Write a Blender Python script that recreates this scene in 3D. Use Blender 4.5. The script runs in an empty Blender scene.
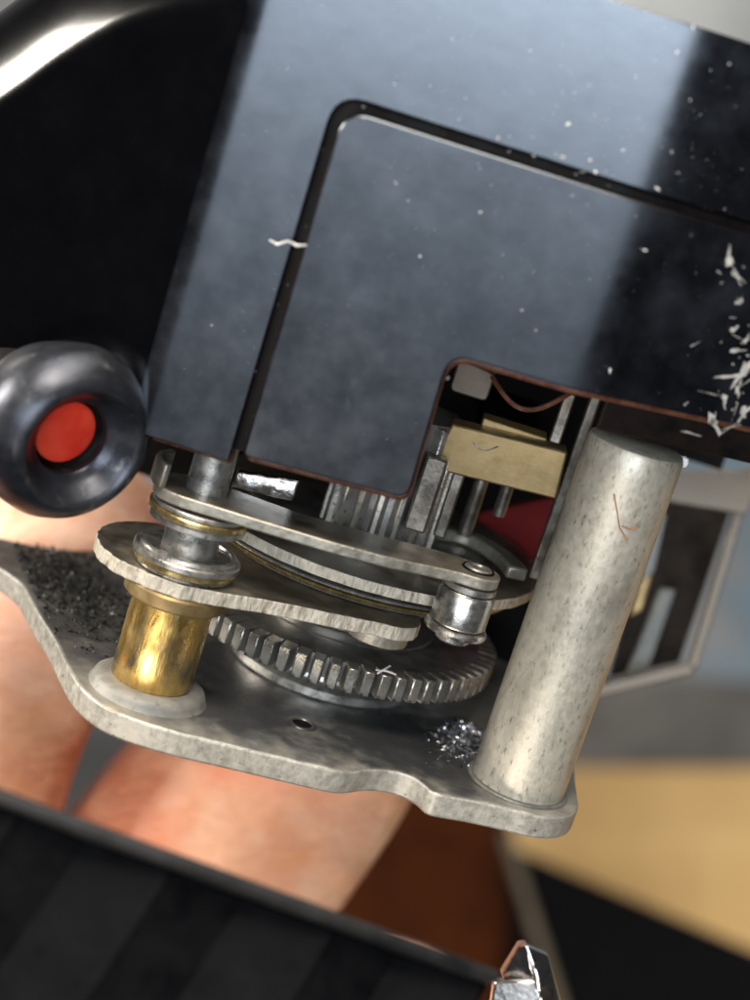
import bpy, bmesh, math, random
import numpy as np
from mathutils import Matrix, Vector, noise as mnoise

R = math.radians
random.seed(7)
scene = bpy.context.scene
C = scene.collection
MM = 0.001                                   # everything below is written in millimetres

# ------------------------------------------------------------------ frames
# mechanism frame: x along the plate, y away from the viewer, z along the pillar.
E0, ROLL, FPX, DEPTH = R(15), R(17.6), 1900.0, 100.0
mX = Vector((1, 0, 0)); mZp = Vector((0, math.sin(E0), math.cos(E0)))
m_fw = Vector((0, math.cos(E0), -math.sin(E0)))
m_rt = mX * math.cos(ROLL) + mZp * math.sin(ROLL)
m_up = mX * -math.sin(ROLL) + mZp * math.cos(ROLL)
m_cam = Vector((0, 0, 3.4)) - DEPTH * (m_fw - m_rt * (35 / FPX) - m_up * (107 / FPX))
PITCH = R(30)                                # the lens looks 30 degrees down at the table
w_rt = Vector((1, 0, 0)); w_fw = Vector((0, math.cos(PITCH), -math.sin(PITCH))); w_up = Vector((0, math.sin(PITCH), math.cos(PITCH)))
Bm = Matrix((m_rt, m_up, m_fw))              # rows
Bw = Matrix((w_rt, w_up, w_fw)).transposed() # columns
ROT = (Bw @ Bm).to_4x4()
CAM_POS = Vector((0, 0, 0.33))
TM = Matrix.Translation(CAM_POS) @ ROT @ Matrix.Translation(-m_cam * MM)       # mechanism -> world (metres)
TV = Matrix.Translation(CAM_POS) @ Matrix((w_rt, w_up, w_fw)).transposed().to_4x4()   # hand / bench frame: x right, y up, z away (mm)
TW = Matrix.Identity(4)                      # world frame

# ------------------------------------------------------------------ camera
cd = bpy.data.cameras.new('camera'); cam = bpy.data.objects.new('camera', cd); C.objects.link(cam)
cam.matrix_world = Matrix.Translation(CAM_POS) @ Matrix((w_rt, w_up, -w_fw)).transposed().to_4x4()
cd.sensor_fit = 'VERTICAL'; cd.sensor_height = 24; cd.lens = 24 * FPX / 1000
cd.clip_start = 0.005; cd.clip_end = 50
cd.dof.use_dof = True; cd.dof.focus_distance = 0.0905; cd.dof.aperture_fstop = 24
scene.camera = cam

# ------------------------------------------------------------------ light
world = bpy.data.worlds.new('World'); scene.world = world; world.use_nodes = True
bg = world.node_tree.nodes['Background']; bg.inputs[0].default_value = (0.95, 0.95, 1.0, 1); bg.inputs[1].default_value = 0.035
def area(name, frame, loc, target, sx, sy, power, col=(1, 1, 1)):
    l = bpy.data.lights.new(name, 'AREA'); l.shape = 'RECTANGLE'; l.size = sx * MM; l.size_y = sy * MM
    l.energy = power; l.color = col
    o = bpy.data.objects.new(name, l); C.objects.link(o)
    p = Vector(loc) * MM; d = (Vector(target) - Vector(loc)).normalized()
    o.matrix_world = frame @ (Matrix.Translation(p) @ d.to_track_quat('-Z', 'Y').to_matrix().to_4x4())
    return o
# window panes behind the photographer, brighter towards the top
WX = -6
for z0, z1, L in ((-150, -95, .25), (-95, -62, .5), (-62, -30, 1.15), (-30, 0, 2.0), (0, 30, 4.3), (30, 60, 9.5), (60, 150, 15.5)):
    a_ = 0.27 * (z1 - z0) * MM
    area('window_light', TM, (WX, -400, (z0 + z1) / 2), (WX, 0, (z0 + z1) / 2), 270, z1 - z0, L * a_ * math.pi, (0.84, 0.92, 1.0))
# lamp above left
area('ceiling_light', TM, (-330, -45, 95), (0, -4, 8), 120, 95, 2.1, (1.0, 0.93, 0.82))
area('ceiling_light', TM, (-60, -190, 330), (0, -4, 5), 170, 120, 1.9, (1.0, 0.90, 0.76))

# added fills: low front left for the fingers, overhead to brighten the table
area('front_fill', TM, (-120, -420, -270), (-8, 0, -6), 260, 110, 2.1, (1.0, 0.88, 0.74))
area('table_fill', TW, (150, 250, 1000), (100, 420, 0), 500, 400, 6.5, (1.0, 0.94, 0.85))
scene.view_settings.view_transform = 'Standard'; scene.view_settings.look = 'None'
scene.view_settings.gamma = 1; scene.view_settings.exposure = 0.0
scene.cycles.use_adaptive_sampling = False
scene.cycles.max_bounces = 8
scene.cycles.sample_clamp_indirect = 6
try:
    scene.cycles.use_denoising = True
except Exception:
    pass

# ------------------------------------------------------------------ materials
def material(name, c1, c2=None, rough=0.4, metal=0.0, nscale=1.5, stretch=(1, 1, 1), specks=None, bump=0.0, bscale=8.0,
             bstretch=None, rough_var=0.1, coat=0.0, spec=0.5, patch=None, sss=0.0, contrast=(0.35, 0.65), ior=1.5, tint=None):
    m = bpy.data.materials.new(name); m.use_nodes = True
    nt = m.node_tree; N = nt.nodes; L = nt.links
    b = N['Principled BSDF']
    tc = N.new('ShaderNodeTexCoord')
    mp = N.new('ShaderNodeMapping'); mp.inputs['Scale'].default_value = [1000 * s for s in stretch]
    L.new(tc.outputs['Object'], mp.inputs['Vector'])
    n1 = N.new('ShaderNodeTexNoise'); n1.inputs['Scale'].default_value = nscale; n1.inputs['Detail'].default_value = 8; n1.inputs['Roughness'].default_value = 0.65
    L.new(mp.outputs[0], n1.inputs['Vector'])
    cr = N.new('ShaderNodeValToRGB'); cr.color_ramp.elements[0].position = contrast[0]; cr.color_ramp.elements[1].position = contrast[1]
    cr.color_ramp.elements[0].color = (*c1, 1); cr.color_ramp.elements[1].color = (*(c2 or c1), 1)
    L.new(n1.outputs[0], cr.inputs[0])
    col = cr.outputs[0]
    if patch:                                # larger blotches of another colour
        pc, ps, p0, p1, pstr = patch
        mp3 = N.new('ShaderNodeMapping'); mp3.inputs['Scale'].default_value = [1000 * s for s in pstr]; mp3.inputs['Location'].default_value = (3.1, 1.7, 5.2)
        L.new(tc.outputs['Object'], mp3.inputs['Vector'])
        n3 = N.new('ShaderNodeTexNoise'); n3.inputs['Scale'].default_value = ps; n3.inputs['Detail'].default_value = 5
        L.new(mp3.outputs[0], n3.inputs['Vector'])
        mr = N.new('ShaderNodeMapRange'); mr.inputs[1].default_value = p0; mr.inputs[2].default_value = p1
        L.new(n3.outputs[0], mr.inputs[0])
        mx = N.new('ShaderNodeMix'); mx.data_type = 'RGBA'; L.new(mr.outputs[0], mx.inputs['Factor'])
        L.new(col, mx.inputs['A']); mx.inputs['B'].default_value = (*pc, 1); col = mx.outputs['Result']
    if specks:                               # small dark or light marks
        sc_, ss, s0, s1, sstr = specks
        mp4 = N.new('ShaderNodeMapping'); mp4.inputs['Scale'].default_value = [1000 * s for s in sstr]; mp4.inputs['Location'].default_value = (9.1, 4.7, 2.2)
        L.new(tc.outputs['Object'], mp4.inputs['Vector'])
        n4 = N.new('ShaderNodeTexNoise'); n4.inputs['Scale'].default_value = ss; n4.inputs['Detail'].default_value = 3; n4.inputs['Roughness'].default_value = 0.6
        L.new(mp4.outputs[0], n4.inputs['Vector'])
        mr4 = N.new('ShaderNodeMapRange'); mr4.inputs[1].default_value = s0; mr4.inputs[2].default_value = s1
        L.new(n4.outputs[0], mr4.inputs[0])
        mx4 = N.new('ShaderNodeMix'); mx4.data_type = 'RGBA'; L.new(mr4.outputs[0], mx4.inputs['Factor'])
        L.new(col, mx4.inputs['A']); mx4.inputs['B'].default_value = (*sc_, 1); col = mx4.outputs['Result']
    L.new(col, b.inputs['Base Color'])
    b.inputs['Metallic'].default_value = metal
    b.inputs['IOR'].default_value = ior
    b.inputs['Specular IOR Level'].default_value = spec
    rr = N.new('ShaderNodeMapRange'); rr.inputs[3].default_value = max(0.02, rough - rough_var); rr.inputs[4].default_value = min(1, rough + rough_var)
    rr.inputs[1].default_value = 0.3; rr.inputs[2].default_value = 0.7
    L.new(n1.outputs[0], rr.inputs[0]); L.new(rr.outputs[0], b.inputs['Roughness'])
    if tint: b.inputs['Specular Tint'].default_value = (*tint, 1)
    if coat: b.inputs['Coat Weight'].default_value = coat; b.inputs['Coat Roughness'].default_value = 0.08
    if sss:
        b.inputs['Subsurface Weight'].default_value = sss; b.inputs['Subsurface Radius'].default_value = (1, 0.35, 0.2); b.inputs['Subsurface Scale'].default_value = 0.002
    if bump:
        mp2 = N.new('ShaderNodeMapping'); mp2.inputs['Scale'].default_value = [1000 * s for s in (bstretch or stretch)]
        L.new(tc.outputs['Object'], mp2.inputs['Vector'])
        n2 = N.new('ShaderNodeTexNoise'); n2.inputs['Scale'].default_value = bscale; n2.inputs['Detail'].default_value = 6
        L.new(mp2.outputs[0], n2.inputs['Vector'])
        bp = N.new('ShaderNodeBump'); bp.inputs['Strength'].default_value = 1.0; bp.inputs['Distance'].default_value = bump * MM
        L.new(n2.outputs[0], bp.inputs['Height']); L.new(bp.outputs[0], b.inputs['Normal'])
    return m

MT = {}
MT['cast'] = material('grey_cast_metal', (0.224, 0.215, 0.191), (0.297, 0.287, 0.257), 0.40, 0.6, 1.0, bump=0.018, bscale=4,
                      specks=((0.106, 0.099, 0.086), 3.2, 0.68, 0.78, (1, 1, 1)), patch=((0.066, 0.069, 0.076), 0.15, 0.44, 0.62, (1, 1, 1)))
MT['cast_edge'] = material('cast_metal_edge', (0.224, 0.211, 0.185), (0.356, 0.343, 0.304), 0.5, 0.35, 2.2, bump=0.035, bscale=3.0,
                           specks=((0.106, 0.092, 0.079), 2.6, 0.63, 0.74, (1, 1, 1.5)))
MT['pillar'] = material('pillar_metal', (0.36, 0.335, 0.28), (0.45, 0.42, 0.355), 0.42, 0.45, 3.0, (1, 1, 0.8), bump=0.012, bscale=6, bstretch=(1, 1, .6),
                        specks=((0.10, 0.09, 0.07), 5.0, 0.57, 0.78, (1.0, 1.0, 0.40)), patch=((0.244, 0.228, 0.191), 0.8, 0.50, 0.72, (1, 1, .35)))
MT['steel'] = material('worn_steel', (0.33, 0.32, 0.30), (0.55, 0.53, 0.49), 0.33, 0.85, 1.4, bump=0.012, bscale=9,
                       specks=((0.09, 0.08, 0.07), 3.0, 0.64, 0.76, (1, 1, 1)), rough_var=0.14)
MT['lever_top'] = material('lever_steel', (0.19, 0.168, 0.135), (0.30, 0.27, 0.22), 0.40, 0.7, 0.9, bump=0.015, bscale=7,
                           patch=((0.120, 0.092, 0.064), 0.5, 0.48, 0.68, (1, 1, 1)), rough_var=0.12)
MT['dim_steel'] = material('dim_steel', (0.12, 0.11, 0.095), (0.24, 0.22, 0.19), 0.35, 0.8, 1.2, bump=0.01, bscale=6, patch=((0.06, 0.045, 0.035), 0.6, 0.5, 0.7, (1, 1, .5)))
MT['lever_edge'] = material('lever_edge', (0.238, 0.217, 0.178), (0.374, 0.348, 0.293), 0.4, 0.6, 1.6, bump=0.03, bscale=3)
MT['bright'] = material('polished_steel', (0.425, 0.408, 0.374), (0.629, 0.603, 0.561), 0.27, 0.95, 1.8, bump=0.006, bscale=10, rough_var=0.1)
MT['torn'] = material('stamped_edge', (0.302, 0.266, 0.209), (0.518, 0.475, 0.396), 0.5, 0.25, 1.8, (1, 1, .5), bump=0.22, bscale=2.6, bstretch=(1, 1, .35),
                      specks=((0.144, 0.108, 0.072), 2.4, 0.60, 0.72, (1, 1, .6)))
MT['gear'] = material('gear_steel', (0.270, 0.259, 0.232), (0.420, 0.405, 0.367), 0.34, 0.8, 1.2, bump=0.02, bscale=6,
                      specks=((0.045, 0.041, 0.038), 2.3, 0.60, 0.74, (1, 1, 1)), rough_var=0.12)
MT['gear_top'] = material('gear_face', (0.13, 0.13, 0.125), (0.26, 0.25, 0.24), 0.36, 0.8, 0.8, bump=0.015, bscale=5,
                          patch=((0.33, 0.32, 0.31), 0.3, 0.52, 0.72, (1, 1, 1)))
MT['brass'] = material('yellow_brass', (0.527, 0.323, 0.085), (0.722, 0.510, 0.187), 0.30, 0.9, 1.6, (1, 1, .35), bump=0.02, bscale=8, bstretch=(1, 1, .2),
                       patch=((0.26, 0.23, 0.17), 0.6, 0.48, 0.66, (1, 1, .7)), rough_var=0.12)
MT['brass_flat'] = material('brushed_brass', (0.202, 0.137, 0.057), (0.270, 0.195, 0.094), 0.42, 0.65, 1.1, (1, 1, 1), bump=0.005, bscale=7, bstretch=(.6, 1, 1),
                            patch=((0.194, 0.151, 0.072), 0.35, 0.52, 0.75, (1, 1, 1)), specks=((0.540, 0.468, 0.302), 2.6, 0.70, 0.78, (.4, 1, 1)))
MT['gold'] = material('gilt_ring', (0.50, 0.36, 0.14), (0.78, 0.62, 0.32), 0.25, 0.9, 1.5)
MT['black'] = material('black_enamel', (0.0003, 0.0003, 0.0006), (0.0008, 0.0008, 0.0014), 0.20, 0.0, 0.45, bump=0.005, bscale=0.9, rough_var=0.06, spec=1.0, tint=(0.80, 0.88, 1.0),
                       specks=((0.012, 0.013, 0.017), 2.6, 0.66, 0.80, (1, 1, .5)), patch=((0.006, 0.0065, 0.009), 0.4, 0.48, 0.75, (1, 1, 1)))
MT['brown'] = material('brown_liner', (0.045, 0.016, 0.010), (0.11, 0.045, 0.028), 0.28, 0.0, 0.8, bump=0.02, bscale=3)
MT['seam'] = material('seam_shadow', (0.0010, 0.0007, 0.0006), (0.006, 0.0025, 0.0018), 0.5, 0.0, 0.8, spec=0.1)
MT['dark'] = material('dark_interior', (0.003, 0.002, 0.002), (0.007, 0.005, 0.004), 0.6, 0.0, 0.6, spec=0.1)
MT['red'] = material('red_lens', (0.62, 0.022, 0.010), (0.80, 0.07, 0.03), 0.45, 0.0, 0.25, coat=0.3)
MT['felt'] = material('dark_red_felt', (0.16, 0.003, 0.004), (0.24, 0.006, 0.006), 0.8, 0.0, 2.0)
MT['collar'] = material('black_chrome', (0.028, 0.030, 0.038), (0.052, 0.055, 0.066), 0.36, 0.75, 0.6, bump=0.012, bscale=3, rough_var=0.08,
                        specks=((0.12, 0.12, 0.12), 1.1, 0.62, 0.75, (1, 1, 1)))
MT['skin'] = material('skin', (0.78, 0.36, 0.20), (0.88, 0.54, 0.38), 0.42, 0.0, 0.22, bump=0.5, bscale=0.35, bstretch=(.5, 1.6, 1), sss=0.25, patch=((0.72, 0.24, 0.15), 0.09, 0.5, 0.7, (1, 1, 1)))
MT['leather_black'] = material('black_leatherette', (0.0015, 0.0015, 0.002), (0.004, 0.004, 0.0045), 0.5, 0.0, 0.5, bump=0.04, bscale=1.4, spec=0.03,
                               specks=((0.05, 0.05, 0.05), 0.55, 0.72, 0.78, (1, 1, 1)))
MT['leather_rim'] = material('worn_black_rim', (0.003, 0.003, 0.0035), (0.022, 0.022, 0.022), 0.42, 0.0, 0.25, spec=0.15, bump=0.03, bscale=1.5)
MT['rust'] = material('rust_fibre', (0.22, 0.09, 0.03), (0.36, 0.17, 0.07), 0.7, 0.0, 2)
MT['black_clean'] = material('black_lacquer', (0.0003, 0.0003, 0.0006), (0.0005, 0.0005, 0.001), 0.16, 0.0, 0.4, rough_var=0.02, spec=0.5)
MT['skin_shade'] = material('shaded_skin_brown', (0.022, 0.0055, 0.0015), (0.042, 0.0105, 0.0026), 0.7, 0.0, 0.15, spec=0.05, bump=0.1, bscale=1)  # dark brown that imitates skin lying in shade
MT['chrome'] = material('chrome', (0.600, 0.576, 0.560), (0.720, 0.704, 0.688), 0.14, 1.0, 1.0, bump=0.03, bscale=2.0, specks=((0.200, 0.096, 0.072), 1.4, 0.62, 0.72, (1, 1, 1)))
MT['tan_metal'] = material('tan_metal', (0.085, 0.070, 0.052), (0.145, 0.120, 0.092), 0.42, 0.4, 0.6)
MT['grey_streak'] = material('grey_streak', (0.05, 0.05, 0.048), (0.16, 0.155, 0.14), 0.45, 0.3, 0.35, (1.5, 1.5, .2))
MT['frame_back'] = material('dark_mottled_metal', (0.004, 0.0035, 0.003), (0.030, 0.024, 0.020), 0.6, 0.0, 0.12, (1.5, 1.5, .3), spec=0.04)
MT['cloth_black'] = material('charcoal_cloth', (0.022, 0.024, 0.027), (0.05, 0.053, 0.058), 0.9, 0.0, 0.03)
MT['tan_dim'] = material('dull_tan_metal', (0.07, 0.055, 0.04), (0.13, 0.105, 0.08), 0.5, 0.3, 0.8)
MT['copper'] = material('copper_line', (0.62, 0.40, 0.26), (0.86, 0.64, 0.46), 0.3, 0.7, 1.0)
MT['wood'] = material('oak_table', (0.442, 0.281, 0.111), (0.561, 0.383, 0.170), 0.5, 0.0, 0.02, (0.25, 2, 1), patch=((0.357, 0.221, 0.085), 0.02, 0.45, 0.7, (1, .3, 1)))
MT['cloth'] = material('blue_grey_cloth', (0.13, 0.145, 0.16), (0.21, 0.22, 0.235), 0.85, 0.0, 0.02, patch=((0.11, 0.21, 0.31), 0.014, 0.45, 0.62, (1, 1, 1)))
MT['edge_shade'] = material('dark_grey_shade', (0.05, 0.048, 0.046), (0.12, 0.115, 0.11), 0.85, 0.0, 0.03)
MT['wall'] = material('pale_wall', (0.55, 0.58, 0.60), (0.66, 0.68, 0.70), 0.8, 0.0, 0.005)
MT['filler'] = material('grey_white_filler', (0.20, 0.215, 0.225), (0.27, 0.285, 0.295), 0.7, 0.0, 0.02)
MT['white'] = material('white_paint', (0.8, 0.8, 0.8), (0.86, 0.86, 0.86), 0.4, 0.0, 0.05)
MT['dust_black'] = material('black_grit', (0.008, 0.008, 0.008), (0.03, 0.03, 0.03), 0.35, 0.3, 3)
MT['filings'] = material('steel_filings', (0.30, 0.31, 0.33), (0.7, 0.71, 0.74), 0.25, 0.85, 2.5, specks=((0.04, 0.04, 0.045), 1.5, 0.52, 0.62, (1, 1, 1)))
MT['dust_white'] = material('white_dust', (0.25, 0.25, 0.25), (0.6, 0.6, 0.58), 0.6, 0.0, 3)
MT['chip'] = material('bare_metal_chip', (0.210, 0.203, 0.189), (0.364, 0.357, 0.336), 0.5, 0.3, 2.0, specks=((0.070, 0.070, 0.070), 2.0, 0.58, 0.66, (1, 1, 1)))

# ------------------------------------------------------------------ mesh helpers
BASE = {}
class MB:
    """collects faces (mm, frame of the thing), each with a material index"""
    def __init__(s): s.v = []; s.f = []; s.mi = []
    def add(s, vs, fs, mi=0):
        n = len(s.v); s.v += [tuple(v) for v in vs]
        for f in fs: s.f.append(tuple(i + n for i in f)); s.mi.append(mi)
        return s
    def box(s, x0, x1, y0, y1, z0, z1, mi=0):
        vs = [(x, y, z) for z in (z0, z1) for y in (y0, y1) for x in (x0, x1)]
        return s.add(vs, [(0, 2, 3, 1), (4, 5, 7, 6), (0, 1, 5, 4), (2, 6, 7, 3), (0, 4, 6, 2), (1, 3, 7, 5)], mi)
    def prism(s, pts, z0, z1, mi=0, side=None):            # outline in xy, counter-clockwise
        n = len(pts); vs = [(x, y, z0) for x, y in pts] + [(x, y, z1) for x, y in pts]
        s.add(vs, [tuple(range(n - 1, -1, -1)), tuple(range(n, 2 * n))], mi)
        k = len(s.v) - 2 * n
        for i in range(n):
            j = (i + 1) % n
            s.f.append((k + i, k + j, k + n + j, k + n + i)); s.mi.append(mi if side is None else side)
        return s
    def prism_xz(s, pts, y0, y1, mi=0, side=None):         # outline in xz, counter-clockwise seen from -y
        n = len(pts); vs = [(x, y0, z) for x, z in pts] + [(x, y1, z) for x, z in pts]
        s.add(vs, [tuple(range(n)), tuple(range(2 * n - 1, n - 1, -1))], mi)
        k = len(s.v) - 2 * n
        for i in range(n):
            j = (i + 1) % n
            s.f.append((k + j, k + i, k + n + i, k + n + j)); s.mi.append(mi if side is None else side)
        return s
    def lathe(s, prof, cx=0, cy=0, n=48, mi=0, rot=None, cz=0, wob=0):
        vs = []; fs = []
        m = len(prof)
        for i in range(n):
            a = 2 * math.pi * i / n
            for r, z in prof:
                rr = r * (1 + wob * math.sin(3 * a + z))
                p = Vector((rr * math.cos(a), rr * math.sin(a), z))
                if rot is not None: p = rot @ p
                vs.append((p.x + cx, p.y + cy, p.z + cz))
        for i in range(n):
            j = (i + 1) % n
            for k in range(m - 1):
                fs.append((i * m + k, j * m + k, j * m + k + 1, i * m + k + 1))
        if prof[0][0] > 1e-6: fs.append(tuple((n - 1 - i) * m for i in range(n)))
        if prof[-1][0] > 1e-6: fs.append(tuple(i * m + m - 1 for i in range(n)))
        return s.add(vs, fs, mi)
    def ring(s, r, t, z, cx=0, cy=0, n=56, k=10, a0=0, a1=360, mi=0, tz=None):       # torus, or an open piece of one
        tz = tz or t
        full = abs(a1 - a0) >= 360; m = n if full else n + 1
        vs = []; fs = []
        for i in range(m):
            a = R(a0 + (a1 - a0) * i / n)
            for q in range(k):
                b = 2 * math.pi * q / k; rr = r + t * math.cos(b)
                vs.append((cx + rr * math.cos(a), cy + rr * math.sin(a), z + tz * math.sin(b)))
        for i in range(n):
            j = (i + 1) % m
            for q in range(k):
                p = (q + 1) % k; fs.append((i * k + q, j * k + q, j * k + p, i * k + p))
        if not full: fs += [tuple(range(k - 1, -1, -1)), tuple(n * k + q for q in range(k))]
        return s.add(vs, fs, mi)
    def tube(s, path, rad, k=8, mi=0):
        pts = [Vector(p) for p in path]; vs = []; fs = []
        rads = rad if isinstance(rad, (list, tuple)) else [rad] * len(pts)
        for i, p in enumerate(pts):
            t = (pts[min(i + 1, len(pts) - 1)] - pts[max(i - 1, 0)]).normalized()
            u = t.orthogonal().normalized() if i == 0 else (pu - t * pu.dot(t)).normalized()
            pu = u; w = t.cross(u)
            for q in range(k):
                b = 2 * math.pi * q / k; vs.append(p + (u * math.cos(b) + w * math.sin(b)) * rads[i])
        for i in range(len(pts) - 1):
            for q in range(k):
                r_ = (q + 1) % k; fs.append((i * k + q, i * k + r_, (i + 1) * k + r_, (i + 1) * k + q))
        fs += [tuple(range(k - 1, -1, -1)), tuple((len(pts) - 1) * k + q for q in range(k))]
        return s.add(vs, fs, mi)
    def mesh(s, name, mats, base=(0, 0, 0), angle=35):
        me = bpy.data.meshes.new(name)
        b = Vector(base)
        me.from_pydata([((v[0] - b[0]) * MM, (v[1] - b[1]) * MM, (v[2] - b[2]) * MM) for v in s.v], [], s.f)
        for m in (mats if isinstance(mats, (list, tuple)) else [mats]): me.materials.append(MT[m])
        me.polygons.foreach_set('material_index', s.mi)
        me.polygons.foreach_set('use_smooth', [True] * len(s.f)); me.update()
        me.set_sharp_from_angle(angle=R(angle))
        return me

def tag(o, label, cat=None, group=None, kind=None):
    o['label'] = label
    if cat: o['category'] = cat
    if group: o['group'] = group
    if kind: o['kind'] = kind
    return o
def thing(name, label, cat, base=(0, 0, 0), frame=None, group=None):
    frame = TM if frame is None else frame
    o = bpy.data.objects.new(name, None); o.empty_display_size = 0.002; C.objects.link(o)
    o.matrix_world = frame @ Matrix.Translation(Vector(base) * MM)
    BASE[o.name] = base
    return tag(o, label, cat, group)
def bev(o, w, seg=2, angle=35):
    m = o.modifiers.new('bevel', 'BEVEL'); m.width = w * MM; m.segments = seg; m.limit_method = 'ANGLE'; m.angle_limit = R(angle); m.harden_normals = False
    m.material = -1
    return o
def part(name, mb, mats, parent=None, frame=None, bevel=0, base=(0, 0, 0), angle=35):
    """one mesh object; a part when it has a parent, else a thing of its own (tag it)"""
    if parent is not None: base = BASE[parent.name]
    me = mb.mesh(name, mats, base, angle) if isinstance(mb, MB) else mb
    o = bpy.data.objects.new(name, me); C.objects.link(o)
    if parent is not None: o.parent = parent; BASE[o.name] = base
    else: o.matrix_world = (TM if frame is None else frame) @ Matrix.Translation(Vector(base) * MM)
    if bevel: bev(o, bevel)
    return o
def arc(cx, cy, r, a0, a1, n=8):
    return [(cx + r * math.cos(R(a0 + (a1 - a0) * i / n)), cy + r * math.sin(R(a0 + (a1 - a0) * i / n))) for i in range(n + 1)]
def rounded(pts, rads, n=6):
    """round the corners of a polygon"""
    out = []; N_ = len(pts)
    for i, p in enumerate(pts):
        r = rads[i] if isinstance(rads, (list, tuple)) else rads
        p = Vector(p); a = Vector(pts[i - 1]); b = Vector(pts[(i + 1) % N_])
        if r <= 0: out.append(tuple(p)); continue
        u = (a - p).normalized(); w = (b - p).normalized()
        ang = u.angle(w); d = min(r / math.tan(ang / 2), (a - p).length * .49, (b - p).length * .49)
        s0 = p + u * d; s1 = p + w * d
        for k in range(n + 1):
            t = k / n; out.append(tuple(s0 * (1 - t) ** 2 + p * 2 * t * (1 - t) + s1 * t * t))
    return out
def smooth_loop(pts, it=2):
    for _ in range(it):
        q = []
        for i, p in enumerate(pts):
            b = pts[(i + 1) % len(pts)]
            q += [(p[0] * .75 + b[0] * .25, p[1] * .75 + b[1] * .25), (p[0] * .25 + b[0] * .75, p[1] * .25 + b[1] * .75)]
        pts = q
    return pts
def copy_part(src, parent, rz=None, loc=None):
    c = src.copy(); C.objects.link(c); c.parent = parent
    if rz is not None: c.rotation_euler = (0, 0, rz)
    if loc is not None: c.location = loc
    return c

# ================================================================== the bench behind (world / view frame)
def vbox(px0, py0, px1, py1, d):             # picture span of something at a known distance, in mm
    k = d / FPX
    return (px0 - 375) * k, (500 - py1) * k, (px1 - 375) * k, (500 - py0) * k
# wooden table top: level, 330 mm under the lens, its far edge in view
def tabletop():
    mb = MB(); mb.box(-500, 700, 60, 424, -25, 0)
    o = part('table_top', mb, 'wood', frame=TW, bevel=3); o['kind'] = 'structure'
    tag(o, 'pale oak table top, blurred, lower right', None)
tabletop()

# cloth beyond the table edge (a lap in blue grey trousers)
def cloth(name, mat, label, x0, x1, y0, y1, z0, z1, seed, amp, kind=None, cat=None):
    nx, ny = 60, 24; vs = []; fs = []
    for j in range(ny + 1):
        for i in range(nx + 1):
            u, v = i / nx, j / ny; x = x0 + (x1 - x0) * u; y = y0 + (y1 - y0) * v
            z = z0 + (z1 - z0) * v + amp * mnoise.noise(Vector((x * .012 + seed, y * .02, seed))) + amp * .5 * mnoise.noise(Vector((x * .03, y * .04, seed + 3)))
            vs.append((x, y, z))
    n0 = len(vs); vs += [(x, y, z - 12) for x, y, z in vs]
    w = nx + 1
    for j in range(ny):
        for i in range(nx):
            a = j * w + i; fs.append((a, a + 1, a + w + 1, a + w)); fs.append((n0 + a, n0 + a + w, n0 + a + w + 1, n0 + a + 1))
    for i in range(nx):
        a = i; fs.append((a, n0 + a, n0 + a + 1, a + 1)); a = ny * w + i; fs.append((a, a + 1, n0 + a + 1, n0 + a))
    for j in range(ny):
        a = j * w; fs.append((a, a + w, n0 + a + w, n0 + a)); a = j * w + nx; fs.append((a, n0 + a, n0 + a + w, a + w))
    o = part(name, MB().add(vs, fs), mat, frame=TW, angle=80)
    tag(o, label, cat)
    return o
cloth('cloth', 'cloth', 'blurred blue grey cloth beyond the oak table edge', -200, 700, 462, 760, -70, 60, 1.3, 30, cat='cloth')
cloth('cloth', 'edge_shade', 'dark grey strip standing in for the shadow along the far edge of the oak table', -200, 700, 425, 470, -16, -6, 4.3, 8, cat='cloth')  # dark strip put in for the shaded gap at the table edge
cloth('cloth', 'cloth_black', 'crumpled dark cloth on the table behind the fingers', -420, -52, 90, 420, 8, 12, 9.3, 10, cat='cloth')
# pale wall far behind
mb = MB(); mb.box(-1500, 1500, 1200, 1220, -600, 900)
o = part('wall', mb, 'wall', frame=TW); o['kind'] = 'structure'; o['label'] = 'pale out of focus wall behind everything'

def on_level(px, py, z):                     # bench point of height z (mm) under that line of sight
    d = w_fw + w_rt * ((px - 375) / FPX) + w_up * ((500 - py) / FPX)
    c = CAM_POS / MM; t = (z - c.z) / d.z
    return c + d * t
# black box standing on the table, seen from above, with a pale metal edge
def black_box():
    zt = 120
    a = on_level(508, 838, zt); b = on_level(760, 945, zt); c = on_level(556, 990, zt)
    u = (b - a); v = (c - a); b2 = a + u * 1.3; c2 = a + v * 1.9
    q = [a, c2, c2 + (b2 - a), b2]
    t = thing('storage_case', 'black box with a pale metal edge standing on the oak table', 'case', (a.x, a.y, 0), TW)
    mb = MB(); n = 4
    vs = [(p.x, p.y, 0) for p in q] + [(p.x, p.y, zt) for p in q]
    mb.add(vs, [(3, 2, 1, 0), (4, 5, 6, 7)] + [(i, (i + 1) % 4, 4 + (i + 1) % 4, 4 + i) for i in range(4)])
    part('body', mb, 'leather_black', t, bevel=2.5)
    mb = MB(); dn = (c2 - a).normalized(); sd = Vector((-dn.y, dn.x, 0)).normalized()
    p0 = a + sd * -0.3 + Vector((0, 0, .6)); mb.tube([p0, p0 + dn * 40, p0 + dn * 120], 1.0, 8)
    part('metal_edge', mb, 'tan_metal', t)
black_box()
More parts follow.
